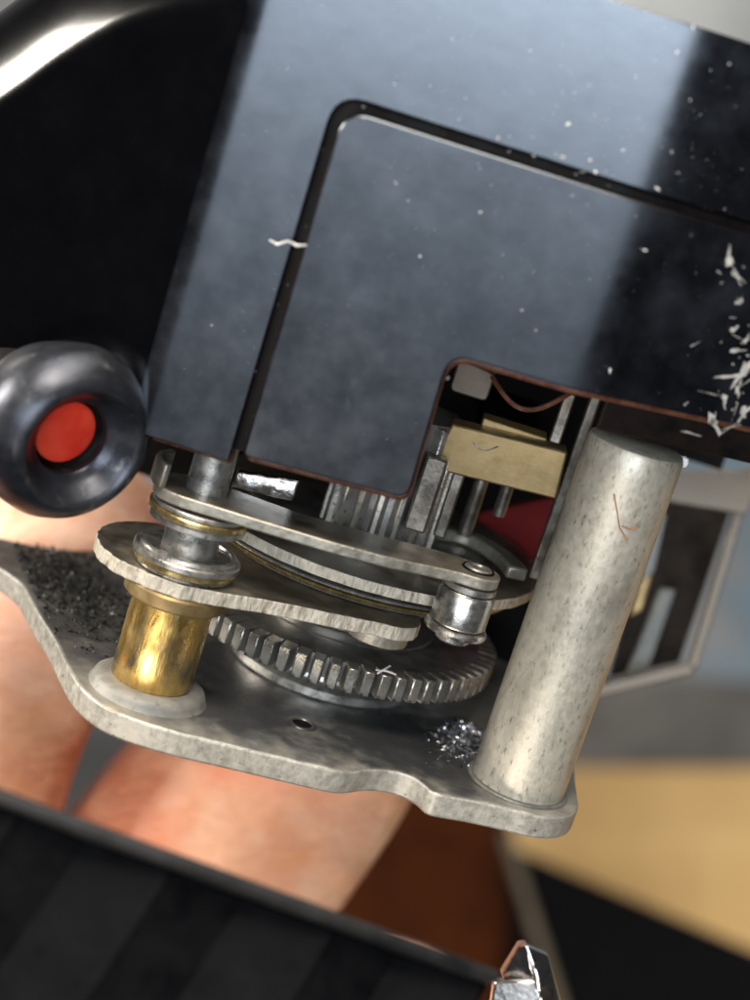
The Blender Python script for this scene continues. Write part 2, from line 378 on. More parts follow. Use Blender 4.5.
def brown_block():  # brown block stands in for finger skin in deep shade
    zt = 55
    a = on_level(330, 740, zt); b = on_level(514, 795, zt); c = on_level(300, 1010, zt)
    t = thing('shaded_skin_block', 'dark brown block standing in for shaded skin behind the fingertip', 'case', (a.x, a.y, 0), TW)
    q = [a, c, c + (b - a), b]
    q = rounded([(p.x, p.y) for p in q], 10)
    mb = MB(); mb.prism(q, 0, zt); part('body', mb, 'skin_shade', t, bevel=6)
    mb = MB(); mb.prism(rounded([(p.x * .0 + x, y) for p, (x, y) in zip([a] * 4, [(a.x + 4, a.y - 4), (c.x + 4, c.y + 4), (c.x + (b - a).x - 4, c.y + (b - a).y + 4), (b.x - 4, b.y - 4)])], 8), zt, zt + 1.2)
    part('top_layer', mb, 'skin_shade', t, bevel=.5)
brown_block()

# pale sheet added behind the cover to brighten the top right
def sheet():
    d = 230.0; k = d / FPX; vs = []; n = 16
    for i in range(n + 1):
        u = i / n; px = 520 + 420 * u
        for py in (260, -260):
            vs.append(((px - 375) * k, (500 - py) * k, d + 30 * u * u + (10 if py < 0 else 0)))
    N_ = len(vs); vs += [(x, y, z + .4) for x, y, z in vs]; fs = []
    for i in range(n):
        a = 2 * i; fs += [(a, a + 2, a + 3, a + 1), (N_ + a, N_ + a + 1, N_ + a + 3, N_ + a + 2), (a, N_ + a, N_ + a + 2, a + 2), (a + 1, a + 3, N_ + a + 3, N_ + a + 1)]
    fs += [(0, 1, N_ + 1, N_), (2 * n, N_ + 2 * n, N_ + 2 * n + 1, 2 * n + 1)]
    o = part('filler_sheet', MB().add(vs, fs), 'filler', frame=TV); tag(o, 'blurred pale paper sheet added to brighten the background behind the top right of the cover', 'filler')
sheet()
# ---- hand holding the plate from behind (view frame)
def hand():
    me = bpy.data.meshes.new('hand'); o = bpy.data.objects.new('hand', me); C.objects.link(o); o.matrix_world = TV
    P = []; ED = []; RD = []
    def v(px, py, d, r):
        k = d / FPX; P.append(((px - 375) * k * MM, (500 - py) * k * MM, d * MM)); RD.append(r * MM); return len(P) - 1
    def chain(a, pts):
        for q in pts:
            i = v(*q); ED.append((a, i)); a = i
        return a
    palm = v(-120, 1420, 150, 15)
    chain(palm, [(-200, 1800, 190, 17), (-300, 2300, 240, 19)])                                   # wrist
    k1 = chain(palm, [(-120, 1230, 140, 11)]); chain(k1, [(-100, 1040, 126, 7.8), (-62, 880, 119, 7.2), (-30, 740, 116, 7.0), (30, 610, 115, 6.8), (85, 515, 116, 6.2), (120, 455, 117, 4.6)])
    k2 = chain(palm, [(20, 1260, 142, 11)]); chain(k2, [(50, 1090, 132, 10), (110, 975, 125, 9.4), (190, 880, 121, 9.7), (262, 790, 120, 9.3), (325, 715, 121, 8.6), (365, 660, 123, 6.5)])
    k3 = chain(palm, [(120, 1330, 150, 11)]); chain(k3, [(260, 1190, 150, 8.2), (340, 1090, 148, 7.6), (390, 1010, 146, 7.0), (400, 940, 146, 5.4)])
    k4 = chain(palm, [(190, 1430, 158, 10)]); chain(k4, [(320, 1330, 160, 7.2), (400, 1250, 160, 6.6), (450, 1190, 158, 6.0), (470, 1140, 158, 4.8)])
    th = chain(palm, [(-280, 1290, 132, 11)]); chain(th, [(-330, 1080, 112, 9), (-310, 900, 100, 8), (-270, 780, 94, 6.5)])
    me.from_pydata(P, ED, [])
    sk = o.modifiers.new('skin', 'SKIN'); sk.use_smooth_shade = True
    if not me.skin_vertices: bpy.context.view_layer.objects.active = o
    for i, r in enumerate(RD): me.skin_vertices[0].data[i].radius = (r, r)
    me.skin_vertices[0].data[palm].use_root = True
    s = o.modifiers.new('sub', 'SUBSURF'); s.levels = 2; s.render_levels = 2
    me.materials.append(MT['skin'])
    tag(o, 'blurred pink fingers of a hand holding the metal plate from behind', 'hand')
hand()

# ---- metal frame out of focus right of the pillar
def metal_frame():
    d = 116.0; k = d / FPX
    def q(px, py, dz=0): return ((px - 375) * k, (500 - py) * k, d + dz)
    t = thing('metal_frame', 'blurred tan metal frame with dark recess behind the pillar', 'frame', q(600, 690), TV)
    TL, TR, BR, BL = (652, 462), (752, 468), (692, 668), (590, 692)
    def bar(a, b, r, name, mat='tan_metal', dz=0):
        A, B = Vector(q(*a, dz)), Vector(q(*b, dz)); part(name, MB().tube([A, (A + B) / 2, B], r, 4), mat, t, bevel=.12)
    bar(BL, BR, .55, 'frame_bar'); bar(BR, TR, .42, 'frame_bar'); bar(BL, TL, .42, 'frame_bar')
    def plate(pts, dz, th, mat, name):
        lo = [Vector(q(*p, dz)) for p in pts]; hi = [Vector(q(*p, dz + th)) for p in pts]; n = len(pts)
        mb = MB(); mb.add(lo + hi, [tuple(range(n)), tuple(range(2 * n - 1, n - 1, -1))] + [((i + 1) % n, i, n + i, n + (i + 1) % n) for i in range(n)])
        part(name, mb, mat, t, bevel=.1)
    plate([(668, 470), (760, 470), (745, 515), (655, 500)], -.8, 2.0, 'tan_metal', 'top_band')
    plate([(650, 495), (745, 505), (690, 668), (590, 690)], 4.0, .8, 'frame_back', 'back_panel')
    plate([(668, 590), (684, 592), (655, 676), (632, 682)], 3.0, .6, 'grey_streak', 'inner_strip')
    plate([(640, 505), (656, 508), (610, 688), (596, 690)], 1.2, 1.5, 'grey_streak', 'inner_strip')
    plate([(650, 512), (664, 514), (652, 570), (640, 580)], -1.0, .6, 'filler', 'highlight_bar')  # pale bar put in for a bluish highlight behind the pillar
    plate([(640, 580), (652, 568), (640, 610), (628, 616)], -.8, .6, 'brass_flat', 'brass_tab')
metal_frame()

# ================================================================== mounting plate
def poly_smooth(pts): return smooth_loop(pts, 2)
plate_out = [(-18.6, -.2), (-17.2, -.95), (-16.1, -1.95), (-15.2, -3.7), (-14.3, -5.4), (-12.9, -7.7), (-11.5, -10.7), (-10.5, -12.5), (-9.3, -13.7), (-8.0, -14.3), (-5.8, -14.35), (-2.46, -13.7), (.12, -13.25),
             (2.3, -12.85), (3.0, -12.3), (3.7, -11.4), (4.7, -10.8), (5.6, -10.75), (6.3, -11.1), (6.8, -11.9), (7.5, -11.75), (8.6, -11.35), (9.9, -11.05)]
plate_out += arc(11.0, -7.7, 3.15, -90, 10, 9)
plate_out += [(14.0, -3), (14.2, 5), (13.4, 11.4), (10, 11.6), (-9, 11), (-14, 7.0), (-16, 4.6), (-20, 3.6), (-23, 2.6), (-23, .6), (-20.5, .4)]
def dens(pts):
    out = []
    for i, p in enumerate(pts):
        b = pts[(i + 1) % len(pts)]; out += [p]
    return out
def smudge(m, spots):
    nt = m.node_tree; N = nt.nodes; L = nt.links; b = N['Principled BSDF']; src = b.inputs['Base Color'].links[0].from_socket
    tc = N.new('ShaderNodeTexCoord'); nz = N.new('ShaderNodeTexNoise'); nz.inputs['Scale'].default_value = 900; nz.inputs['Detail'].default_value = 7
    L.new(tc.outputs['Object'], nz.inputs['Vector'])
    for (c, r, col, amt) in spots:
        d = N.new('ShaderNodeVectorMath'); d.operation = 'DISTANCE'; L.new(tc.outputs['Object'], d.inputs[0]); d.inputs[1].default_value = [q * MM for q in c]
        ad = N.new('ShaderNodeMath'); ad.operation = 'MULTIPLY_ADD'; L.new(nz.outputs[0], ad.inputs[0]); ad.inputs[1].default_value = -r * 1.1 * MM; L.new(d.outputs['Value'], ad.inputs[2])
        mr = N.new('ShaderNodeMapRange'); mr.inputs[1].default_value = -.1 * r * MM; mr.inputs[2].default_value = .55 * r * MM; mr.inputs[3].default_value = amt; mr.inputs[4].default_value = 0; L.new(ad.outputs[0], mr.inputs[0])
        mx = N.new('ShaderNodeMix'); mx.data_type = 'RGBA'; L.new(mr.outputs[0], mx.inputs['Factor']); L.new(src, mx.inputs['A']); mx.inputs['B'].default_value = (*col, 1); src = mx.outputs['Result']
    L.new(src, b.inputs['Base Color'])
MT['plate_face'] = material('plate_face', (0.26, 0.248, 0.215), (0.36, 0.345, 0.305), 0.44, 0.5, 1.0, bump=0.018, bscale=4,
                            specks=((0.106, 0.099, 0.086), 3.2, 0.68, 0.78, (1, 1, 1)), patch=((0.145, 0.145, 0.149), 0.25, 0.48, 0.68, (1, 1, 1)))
MT['boss'] = material('boss_metal', (0.17, 0.163, 0.145), (0.235, 0.226, 0.203), 0.6, 0.3, 1.5, bump=0.02, bscale=3, specks=((0.10, 0.095, 0.085), 2.6, 0.62, 0.75, (1, 1, 1)), patch=((0.16, 0.16, 0.155), 0.5, 0.5, 0.7, (1, 1, 1)))
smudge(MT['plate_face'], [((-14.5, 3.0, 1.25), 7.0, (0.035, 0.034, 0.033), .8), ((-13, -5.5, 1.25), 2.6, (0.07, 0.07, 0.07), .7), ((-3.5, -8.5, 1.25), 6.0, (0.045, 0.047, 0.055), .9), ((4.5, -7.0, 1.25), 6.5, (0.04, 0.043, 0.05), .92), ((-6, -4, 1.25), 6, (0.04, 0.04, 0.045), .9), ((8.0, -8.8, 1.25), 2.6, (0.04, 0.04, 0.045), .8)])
t = thing('mounting_plate', 'grey cast metal base plate with scalloped front edge under the gears', 'plate', (0, 0, -1.25))
mb = MB(); mb.prism(smooth_loop(smooth_loop(plate_out, 1), 1), -1.25, 0, 0, 1)
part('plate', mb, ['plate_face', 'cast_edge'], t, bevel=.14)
PX, PY = -7.55, -10.5                        # spindle axis
mb = MB(); mb.lathe([(1.4, -.05), (2.95, -.05), (2.85, .06), (2.78, .25), (2.70, .42), (2.55, .53), (2.35, .59), (2.1, .60), (1.4, .60)], PX, PY, 56)
part('boss', mb, 'boss', t, angle=80)
mb = MB(); mb.ring(.62, .13, .03, -.04, -8.75, 28, 8, tz=.07); hr = part('hole_rim', mb, 'cast', t)
mb = MB(); mb.lathe([(0, .012), (.52, .012), (.52, .004)], -.04, -8.75, 24); part('hole', mb, 'dark', hr)

# ================================================================== pillar
LX, LY = 10.95, -7.65
t = thing('support_pillar', 'thick round grey metal pillar standing at the plate corner', 'pillar', (LX, LY, 0))
prof = [(0, .004), (2.22, .004), (2.34, .12)] + [(2.34, z) for z in np.linspace(1, 17.75, 14)] + [(2.25, 17.98), (2.05, 18.1), (0, 18.14)]
part('shaft', MB().lathe([(float(a), float(b)) for a, b in prof], LX, LY, 64), 'pillar', t)
part('fillet', MB().ring(2.44, .14, .03, LX, LY, 56, 8, tz=.10), 'cast', t)
mb = MB(); ax, ay = LX + 2.26, LY + .98
mb.tube([(ax, ay, .4), (ax + .03, ay, 8), (ax, ay, 17.3)], .09, 6); part('edge_wire', mb, 'copper', t)
mb = MB(); mb.lathe([(0, -.3), (.22, -.2), (.3, 0), (.22, .22), (0, .3)], ax + .15, ay - .2, 12, cz=17.7); part('solder_blob', mb, 'white', t)
mb = MB()
mb.tube([(LX - .55, LY - 2.35, 15.9), (LX - .15, LY - 2.38, 15.2), (LX + .2, LY - 2.36, 14.5), (LX + .75, LY - 2.27, 14.0)], .035, 5)
mb.tube([(LX + .3, LY - 2.36, 14.6), (LX + .7, LY - 2.3, 14.55), (LX + 1.0, LY - 2.2, 14.7)], .04, 5)
o = part('rust_fibre', mb, 'rust', t)

# ================================================================== spindle with washers
t = thing('lever_spindle', 'spindle with brass sleeve and stacked washers at the plate corner', 'spindle', (PX, PY, .6))
part('brass_sleeve', MB().lathe([(0, .604), (1.90, .604), (1.96, .7), (1.96, 2.8), (1.95, 4.9), (1.4, 4.9)], PX, PY, 48), 'brass', t)
part('flange', MB().lathe([(1.2, 4.9), (2.42, 4.9), (2.5, 5.0), (2.5, 5.55), (2.42, 5.66), (1.2, 5.66)], PX, PY, 56), 'brass_flat', t)
zz = 6.42
for i, (r, h, m_) in enumerate(((2.35, .2, 'bright'), (2.5, .26, 'gold'), (2.58, .34, 'steel'))):
    part('washer', MB().lathe([(1.2, zz), (r - .05, zz), (r, zz + .05), (r, zz + h - .06), (r - .06, zz + h), (1.2, zz + h)], PX, PY, 56), m_, t)
    zz += h + .02
part('snap_ring', MB().ring(2.2, .16, zz + .06, PX, PY, 48, 8, -160, 120), 'steel', t)
part('stem', MB().lathe([(0, 6.6), (1.32, 6.6), (1.34, 8.75), (1.2, 8.8), (1.2, 9.7), (.98, 9.8), (.98, 16), (0, 16)], PX, PY, 40), 'steel', t)
for z0, r, h, m_ in ((8.72, 2.32, .34, 'steel'), (9.10, 2.44, .30, 'gold'), (9.42, 2.3, .24, 'steel')):
    part('washer', MB().lathe([(1.1, z0), (r - .05, z0), (r, z0 + .05), (r, z0 + h - .05), (r - .05, z0 + h), (1.1, z0 + h)], PX, PY, 56), m_, t)

# ================================================================== gear wheel
t = thing('gear_wheel', 'toothed steel gear lying flat over the plate beside the pillar', 'gear', (0, 0, .1))
part('hub', MB().lathe([(0, .004), (5.0, .004), (5.1, .1), (5.1, .5), (4.8, .66), (4.2, .7), (4.1, 1.3), (3.3, 1.4), (3.3, 2.18), (0, 2.18)], 0, 0, 56), 'steel', t)
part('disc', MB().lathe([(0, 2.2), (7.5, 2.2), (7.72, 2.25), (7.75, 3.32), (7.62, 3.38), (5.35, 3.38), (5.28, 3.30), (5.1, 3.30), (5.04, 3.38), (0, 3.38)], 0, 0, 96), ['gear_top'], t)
NT = 62
tm_ = []
for k in range(4):                            # four slightly different worn teeth
    rnd = random.Random(k + 3); j = lambda s: rnd.uniform(-s, s)
    h = .33 + j(.02); h2 = .26 + j(.025); ro = 8.62 + j(.04)
    mb = MB(); vs = []
    for z in (2.12 + j(.02), 3.42 + j(.02)):
        vs += [(7.6, -h, z), (8.2, -h * .96, z), (ro, -h2 + j(.02), z), (ro, h2 + j(.02), z), (8.2, h * .96, z), (7.6, h, z)]
    n = 6
    mb.add(vs, [tuple(range(n - 1, -1, -1)), tuple(range(n, 2 * n))] + [(i, (i + 1) % n, n + (i + 1) % n, n + i) for i in range(n)])
    tm_.append(mb.mesh('tooth', 'gear', BASE[t.name]))
for i in range(NT):
    o = bpy.data.objects.new('tooth', tm_[random.randrange(4)]); C.objects.link(o); o.parent = t
    o.rotation_euler = (0, 0, 2 * math.pi * (i + .3) / NT); bev(o, .05, 1)
part('clip_ring', MB().ring(4.3, .22, 4.75, 0, 0, 64, 8, tz=.16), 'bright', t)
part('collar', MB().lathe([(0, 3.4), (3.6, 3.4), (3.7, 3.5), (3.7, 4.9), (3.5, 5.2), (0, 5.2)], 0, 0, 56), 'steel', t)

# ================================================================== cam disc above the gear
t = thing('cam_disc', 'thin steel disc with pale rough rim above the gear', 'disc', (0, 0, 5.2))
part('hub', MB().lathe([(0, 5.25), (3.4, 5.25), (3.5, 5.4), (3.5, 7.6), (0, 7.6)], 0, 0, 48), 'steel', t)
for r, z, tt, m_ in ((4.9, 5.50, .10, 'steel'), (7.9, 6.54, .09, 'lever_edge'), (8.35, 6.76, .09, 'gold'), (8.0, 6.95, .06, 'dim_steel'), (8.65, 7.12, .08, 'steel'), (8.2, 7.4, .14, 'dim_steel')):
    part('ring', MB().lathe([(3.3, z - tt), (r - .1, z - tt), (r, z - tt + .1), (r, z + tt - .08), (r - .08, z + tt), (3.3, z + tt)], 0, 0, 72), m_, t)
mb = MB(); pr = []
for i in range(120):
    a = 2 * math.pi * i / 120; rr = 9.42 + .05 * mnoise.noise(Vector((math.cos(a) * 9, math.sin(a) * 9, 0)))
    pr.append((rr * math.cos(a), rr * math.sin(a)))
mb.prism(pr, 7.62, 8.2, 0, 1)
part('rim_disc', mb, ['lever_top', 'torn'], t, bevel=.05)
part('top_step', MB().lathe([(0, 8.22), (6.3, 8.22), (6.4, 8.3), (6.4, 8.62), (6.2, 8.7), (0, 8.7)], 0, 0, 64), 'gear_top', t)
# curved flat spring lying on the disc
mb = MB(); path = [(2.2, -.9), (3.6, -1.9), (5.2, -3.0), (6.6, -4.6), (7.4, -6.0)]
def strip(path, w, z0, z1, mb, mi=0, side=None):
    pts = [Vector(p) for p in path]; Lf = []; Rt = []
    for i, p in enumerate(pts):
        d = (pts[min(i + 1, len(pts) - 1)] - pts[max(i - 1, 0)]).normalized(); n = Vector((-d.y, d.x))
        Lf.append(p + n * w / 2); Rt.append(p - n * w / 2)
    return mb.prism([tuple(p) for p in Rt + Lf[::-1]], z0, z1, mi, side)
fine = [(2.4 + 5.4 * u, -.2 - 2.0 * u - 3.6 * u * u) for u in np.linspace(0, 1, 16)]
o = part('curved_spring', strip([(3.0, -1.0), (3.6, -.45), (4.4, 0.0), (5.2, .1), (5.9, -.2), (6.5, -.75), (7.1, -1.5), (7.6, -2.5), (7.95, -3.6)], 1.1, 8.72, 9.4, MB()), 'lever_edge', bevel=.15, base=(0, 0, 0))
tag(o, 'curved pale spring strip lying behind the roller arm tip', 'spring')

# ================================================================== lower lever
def noisy(pts, amp, seed=0, f=2.0):
    return [(x + amp * mnoise.noise(Vector((x * f, y * f, seed))), y + amp * mnoise.noise(Vector((x * f, y * f, seed + 7)))) for x, y in pts]
def resample(pts, step):
    out = []
    for i, p in enumerate(pts):
        p = Vector(p); b = Vector(pts[(i + 1) % len(pts)]); n = max(1, int((b - p).length / step))
        out += [tuple(p + (b - p) * k / n) for k in range(n)]
    return out
low = arc(PX - .4, PY + 1.8, 4.15, 120, 235, 16)
low += [(-8.6, -12.75), (-7.2, -12.85), (-5.4, -12.2), (-3.4, -11.2), (0, -10.1), (2.4, -9.3)]
low += arc(2.25, -7.6, 1.75, -75, 70, 8) + [(2.5, -5.2), (1.0, -4.4), (-2, -4.4), (-5, -4.3), (-6.5, -4.2)]
low = noisy(resample(low, .25), .09, 2, 3.0)
t = thing('lower_lever', 'flat steel lever with pale torn front edge between brass sleeve and gear', 'lever', (PX, PY, 5.7))
part('arm', MB().prism(low, 5.66, 6.38, 0, 1), ['lever_top', 'torn'], t, bevel=.06)
part('end_pad', MB().prism(noisy(resample(arc(2.1, -7.5, 1.55, 0, 352, 20), .3), .05, 4), 5.0, 5.7, 0, 0), 'lever_edge', t, bevel=.08)
# ================================================================== roller arm
RX, RY = 5.5, -9.55
up = [(-9.6, -12.1), (-8.6, -12.62), (-5.1, -12.5), (-1.3, -12.35), (1.4, -11.9), (3.4, -11.2), (4.9, -10.75)]
up += arc(RX, RY, 1.28, -70, 95, 9) + [(4.2, -8.2), (1.7, -8.7), (-1, -9.15), (-3.1, -9.4), (-5.9, -9.0), (-8.2, -8.6), (-9.7, -9.4), (-10.0, -10.9)]
t = thing('roller_arm', 'long slim steel arm carrying a roller at its tip', 'arm', (PX, PY, 9.8))
part('arm', MB().prism(smooth_loop(resample(up, 1.0), 1), 9.78, 10.36, 0, 1), ['lever_top', 'lever_edge'], t, bevel=.1)
lip = [(-9.95, -10.9), (-9.75, -11.8), (-9.2, -12.45)]
mb = MB(); pts = [Vector(p) for p in [(-9.6, -9.6), (-9.95, -10.4), (-9.98, -11.1), (-9.75, -11.8), (-9.3, -12.3)]]
strip([tuple(p) for p in pts], .35, 10.3, 11.5, mb); part('lip', mb, 'lever_top', t, bevel=.1)
rp = thing  # (roller pieces are parts of the arm)
part('pivot_washer', MB().lathe([(.5, 9.4), (1.26, 9.4), (1.3, 9.45), (1.3, 9.7), (.5, 9.76)], RX, RY, 40), 'steel', t)
ro = part('roller', MB().lathe([(0, 7.62), (1.3, 7.62), (1.36, 7.7), (1.36, 9.22), (1.28, 9.34), (0, 9.34)], RX, RY, 48), 'bright', t)
part('flange', MB().lathe([(0, 7.12), (1.3, 7.12), (1.5, 7.2), (1.54, 7.34), (1.46, 7.5), (1.2, 7.58), (0, 7.58)], RX, RY, 48), 'bright', t)
part('pin', MB().lathe([(0, 6.7), (.75, 6.7), (.85, 6.8), (.85, 7.1), (0, 7.1)], RX, RY, 32), 'steel', ro)
sc_ = part('screw', MB().lathe([(0, 10.2), (.66, 10.2), (.68, 10.42), (.58, 10.5), (.36, 10.5), (.3, 10.44), (0, 10.44)], RX + .15, RY + .1, 28), 'steel', t)
part('screw_recess', MB().ring(.74, .07, 10.38, RX + .15, RY + .1, 32, 6), 'dark', sc_)

# ================================================================== things seen through the notch
t = thing('pinion', 'dark upright pinion with long teeth behind the roller arm', 'pinion', (.6, -3.4, 8.7))
part('core', MB().lathe([(0, 8.72), (2.5, 8.72), (2.5, 15.5), (0, 15.5)], .6, -3.4, 40), 'gear_top', t)
me = MB().add([(x, y, z) for z in (0, 6.6) for x, y in ((2.3, -.34), (3.0, -.16), (3.0, .16), (2.3, .34))], [(3, 2, 1, 0), (4, 5, 6, 7)] + [(i, (i + 1) % 4, 4 + (i + 1) % 4, 4 + i) for i in range(4)]).mesh('tooth', 'gear')
for i in range(18):
    o = bpy.data.objects.new('tooth', me); C.objects.link(o); o.parent = t; o.rotation_euler = (0, 0, 2 * math.pi * i / 18 + .1); o.location = (0, 0, .1 * MM); bev(o, .06, 1)

def tilt_box(x, y, z, w, d, h, ry=0, rz=0):
    mb = MB(); mb.box(-w / 2, w / 2, -d / 2, d / 2, 0, h)
    M_ = Matrix.Rotation(rz, 4, 'Z') @ Matrix.Rotation(ry, 4, 'Y')
    mb.v = [tuple(M_ @ Vector(v) + Vector((x, y, z))) for v in mb.v]; return mb
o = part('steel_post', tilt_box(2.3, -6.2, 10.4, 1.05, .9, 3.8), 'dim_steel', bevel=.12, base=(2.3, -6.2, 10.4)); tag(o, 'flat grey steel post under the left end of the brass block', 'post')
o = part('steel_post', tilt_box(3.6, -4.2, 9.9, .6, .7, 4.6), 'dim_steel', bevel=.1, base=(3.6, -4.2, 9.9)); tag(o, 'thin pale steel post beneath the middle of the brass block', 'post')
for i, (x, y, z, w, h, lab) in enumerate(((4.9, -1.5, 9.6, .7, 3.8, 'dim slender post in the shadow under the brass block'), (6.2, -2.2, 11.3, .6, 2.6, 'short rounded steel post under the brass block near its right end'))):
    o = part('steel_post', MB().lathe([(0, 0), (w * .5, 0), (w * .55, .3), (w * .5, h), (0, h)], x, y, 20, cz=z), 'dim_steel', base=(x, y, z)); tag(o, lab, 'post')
# brass block, bridged to the frame behind
t = thing('brass_block', 'rectangular brass block showing its brushed face in the housing notch', 'block', (5.2, -5, 13.4))
mb = MB(); mb.prism_xz([(2.05, 13.28), (8.42, 13.70), (8.22, 16.1), (2.5, 15.72)], -5.2, -3.6); part('block', mb, 'brass_flat', t, bevel=.1)
mb = MB(); mb.box(3.9, 7.2, -3.7, -2.2, 15.6, 16.15); part('top_plate', mb, 'brass_flat', t, bevel=.08)
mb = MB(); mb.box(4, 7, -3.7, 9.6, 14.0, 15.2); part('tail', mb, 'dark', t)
mb = MB(); mb.tube([(3.7, -5.22, 15.2), (4.1, -5.24, 14.95), (4.5, -5.23, 15.0), (4.95, -5.22, 15.35)], .035, 5); part('scratch', mb, 'bright', t)
# small pieces above the block
mb = MB().prism_xz(noisy(resample([(-6.7, 9.95), (-3.7, 10.15), (-3.72, 11.25), (-6.7, 10.8)], .3), .07, 9), -7.4, -7.0)
mb.v = [(x, y + (z - 10.4) * .07, z) for x, y, z in mb.v]
o = part('silver_tab', mb, 'chrome', base=(-5, -7, 9)); bev(o, .08); tag(o, 'bright silver metal tab behind the roller arm near the spindle', 'tab')
o = part('grey_bracket', MB().prism_xz(rounded([(1.9, 16.9), (3.8, 16.9), (3.8, 18.3), (1.9, 18.6)], .3, 3), -3.4, -2.4), 'tan_dim', base=(2.9, -3.4, 16.9)); bev(o, .1); tag(o, 'tan grey bracket above the left end of the brass block', 'bracket')
mb = MB(); mb.tube([(3.6 + 3.8 * u, -5.2 - .8 * math.sin(u * 3.1), 18.55 - 1.1 * math.sin(u * 3.14) + .35 * u) for u in np.linspace(0, 1, 14)], .13, 8)
o = part('copper_wire', mb, 'brown', base=(5, -5, 18)); tag(o, 'thin brown wire sagging across the top of the notch', 'wire')
o = part('steel_post', tilt_box(7.5, -4.4, 16.2, .55, .5, 2.6), 'dim_steel', bevel=.08, base=(7.5, -4.4, 16.2)); tag(o, 'small pale post above the right end of the brass block', 'post')
o = part('side_strip', MB().box(8.55, 9.1, -3.4, -2.8, 9, 19.2), 'dim_steel', base=(8.8, -3, 9)); bev(o, .1); tag(o, 'upright dull strip between brass block and pillar', 'strip')
# dark frame behind the mechanism with red felt
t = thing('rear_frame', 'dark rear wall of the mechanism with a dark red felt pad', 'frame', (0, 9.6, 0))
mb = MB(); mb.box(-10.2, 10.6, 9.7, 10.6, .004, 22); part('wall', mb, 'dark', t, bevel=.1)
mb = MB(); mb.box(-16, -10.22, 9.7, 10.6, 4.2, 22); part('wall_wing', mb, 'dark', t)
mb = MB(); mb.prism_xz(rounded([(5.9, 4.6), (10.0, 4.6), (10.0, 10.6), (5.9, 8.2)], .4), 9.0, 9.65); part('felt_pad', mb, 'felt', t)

# ================================================================== housing
t = thing('camera_housing', 'black enamel camera cover with fitted panel and brown lower edge', 'cover', (0, -13.5, 12.5))
YS, YP = -13.55, -13.95
BX, LXB = 6.85, -10.6
def hinge(x):
    s = 0
    d = x - BX; w = 1.1
    s += math.tan(R(13)) * (0 if d < -w else (d if d > w else (d + w) ** 2 / (4 * w)))
    d = -10.75 - x; w = .6
    s += math.tan(R(16)) * (0 if d < -w else (d if d > w else (d + w) ** 2 / (4 * w)))
    return s
def bend(o):
    me = o.data; bm = bmesh.new(); bm.from_mesh(me)
    for x in [BX + q for q in (-1.1, -.85, -.6, -.35, -.1, .15, .4, .65, .9, 1.1)] + [-10.75 + q for q in (-.6, -.4, -.2, 0, .2, .4, .6)]:
        bmesh.ops.bisect_plane(bm, geom=bm.verts[:] + bm.edges[:] + bm.faces[:], plane_co=(x * MM, 0, 0), plane_no=(1, 0, 0), dist=1e-7)
    for v in bm.verts: v.co.y += hinge(v.co.x / MM) * MM
    bm.to_mesh(me); bm.free(); me.set_sharp_from_angle(angle=R(35))
    return o
shell = rounded([(-11.9, 12.9), (-10.9, 12.78), (-6.66, 12.80), (-6.66, 29.58), (19, 29.58), (19, 36.6), (-11.9, 36.6)], [.2, 0, .15, 1.3, 0, 0, 0], 6)
bend(part('shell', MB().prism_xz(shell, YS, YS + 1.0, 0, 0), 'black', t, bevel=.08))
pan = rounded([(-6.12, 13.32), (1.42, 13.72), (1.22, 20.5), (6.3, 20.62), (19, 21.3), (19, 29.12), (-6.12, 29.12)], [.3, .7, 1.0, 0, 0, 0, 1.2], 7)
pmb = MB().prism_xz(pan, YP, YP + .8, 0, 1)
pmb.v = [(x, y - (z - 21) * .02, z) for x, y, z in pmb.v]                # fitted a degree out of line
bend(part('panel', pmb, ['black', 'seam'], t, bevel=.08))
lin = [(x + .12, z - .36) for x, z in pan]
bend(part('panel_liner', MB().prism_xz(lin, YP + .78, YP + 1.5, 0, 0), 'brown', t, bevel=.18))
bend(part('panel_backing', MB().prism_xz([(-7.3, 13.2), (-5, 13.2), (-5, 28), (19, 28), (19, 30.3), (-7.3, 30.3)], YS + 1.02, YS + 1.7), 'seam', t))
part('shell_liner', MB().prism_xz(rounded([(LXB + .2, 12.4), (-6.6, 12.42), (-6.6, 16), (LXB + .2, 16)], .2, 3), YS + 1.02, YS + 1.7), 'brown', t, bevel=.15)
bend(part('inner_lip', MB().prism_xz([(8.4, 18.95), (27, 19.65), (27, 22.3), (8.4, 21.6)], -12.45, -11.7), 'seam', t, bevel=.15))
mb = MB(); mb.box(-10.4, 18.6, -11.6, 13, 35.6, 36.5); part('roof', mb, 'black', t, bevel=.3)
mb = MB(); mb.box(-10.4, 18.6, 13.02, 14, 14, 36.5); part('back_wall', mb, 'dark', t)
mb = MB(); mb.box(18, 19, -9.0, 13, 21.5, 35.58); part('side_wall', mb, 'dark', t)
part('corner_block', MB().box(-15.5, -8.5, -11.4, 13, 27, 35.58), 'black_clean', t, bevel=.8)
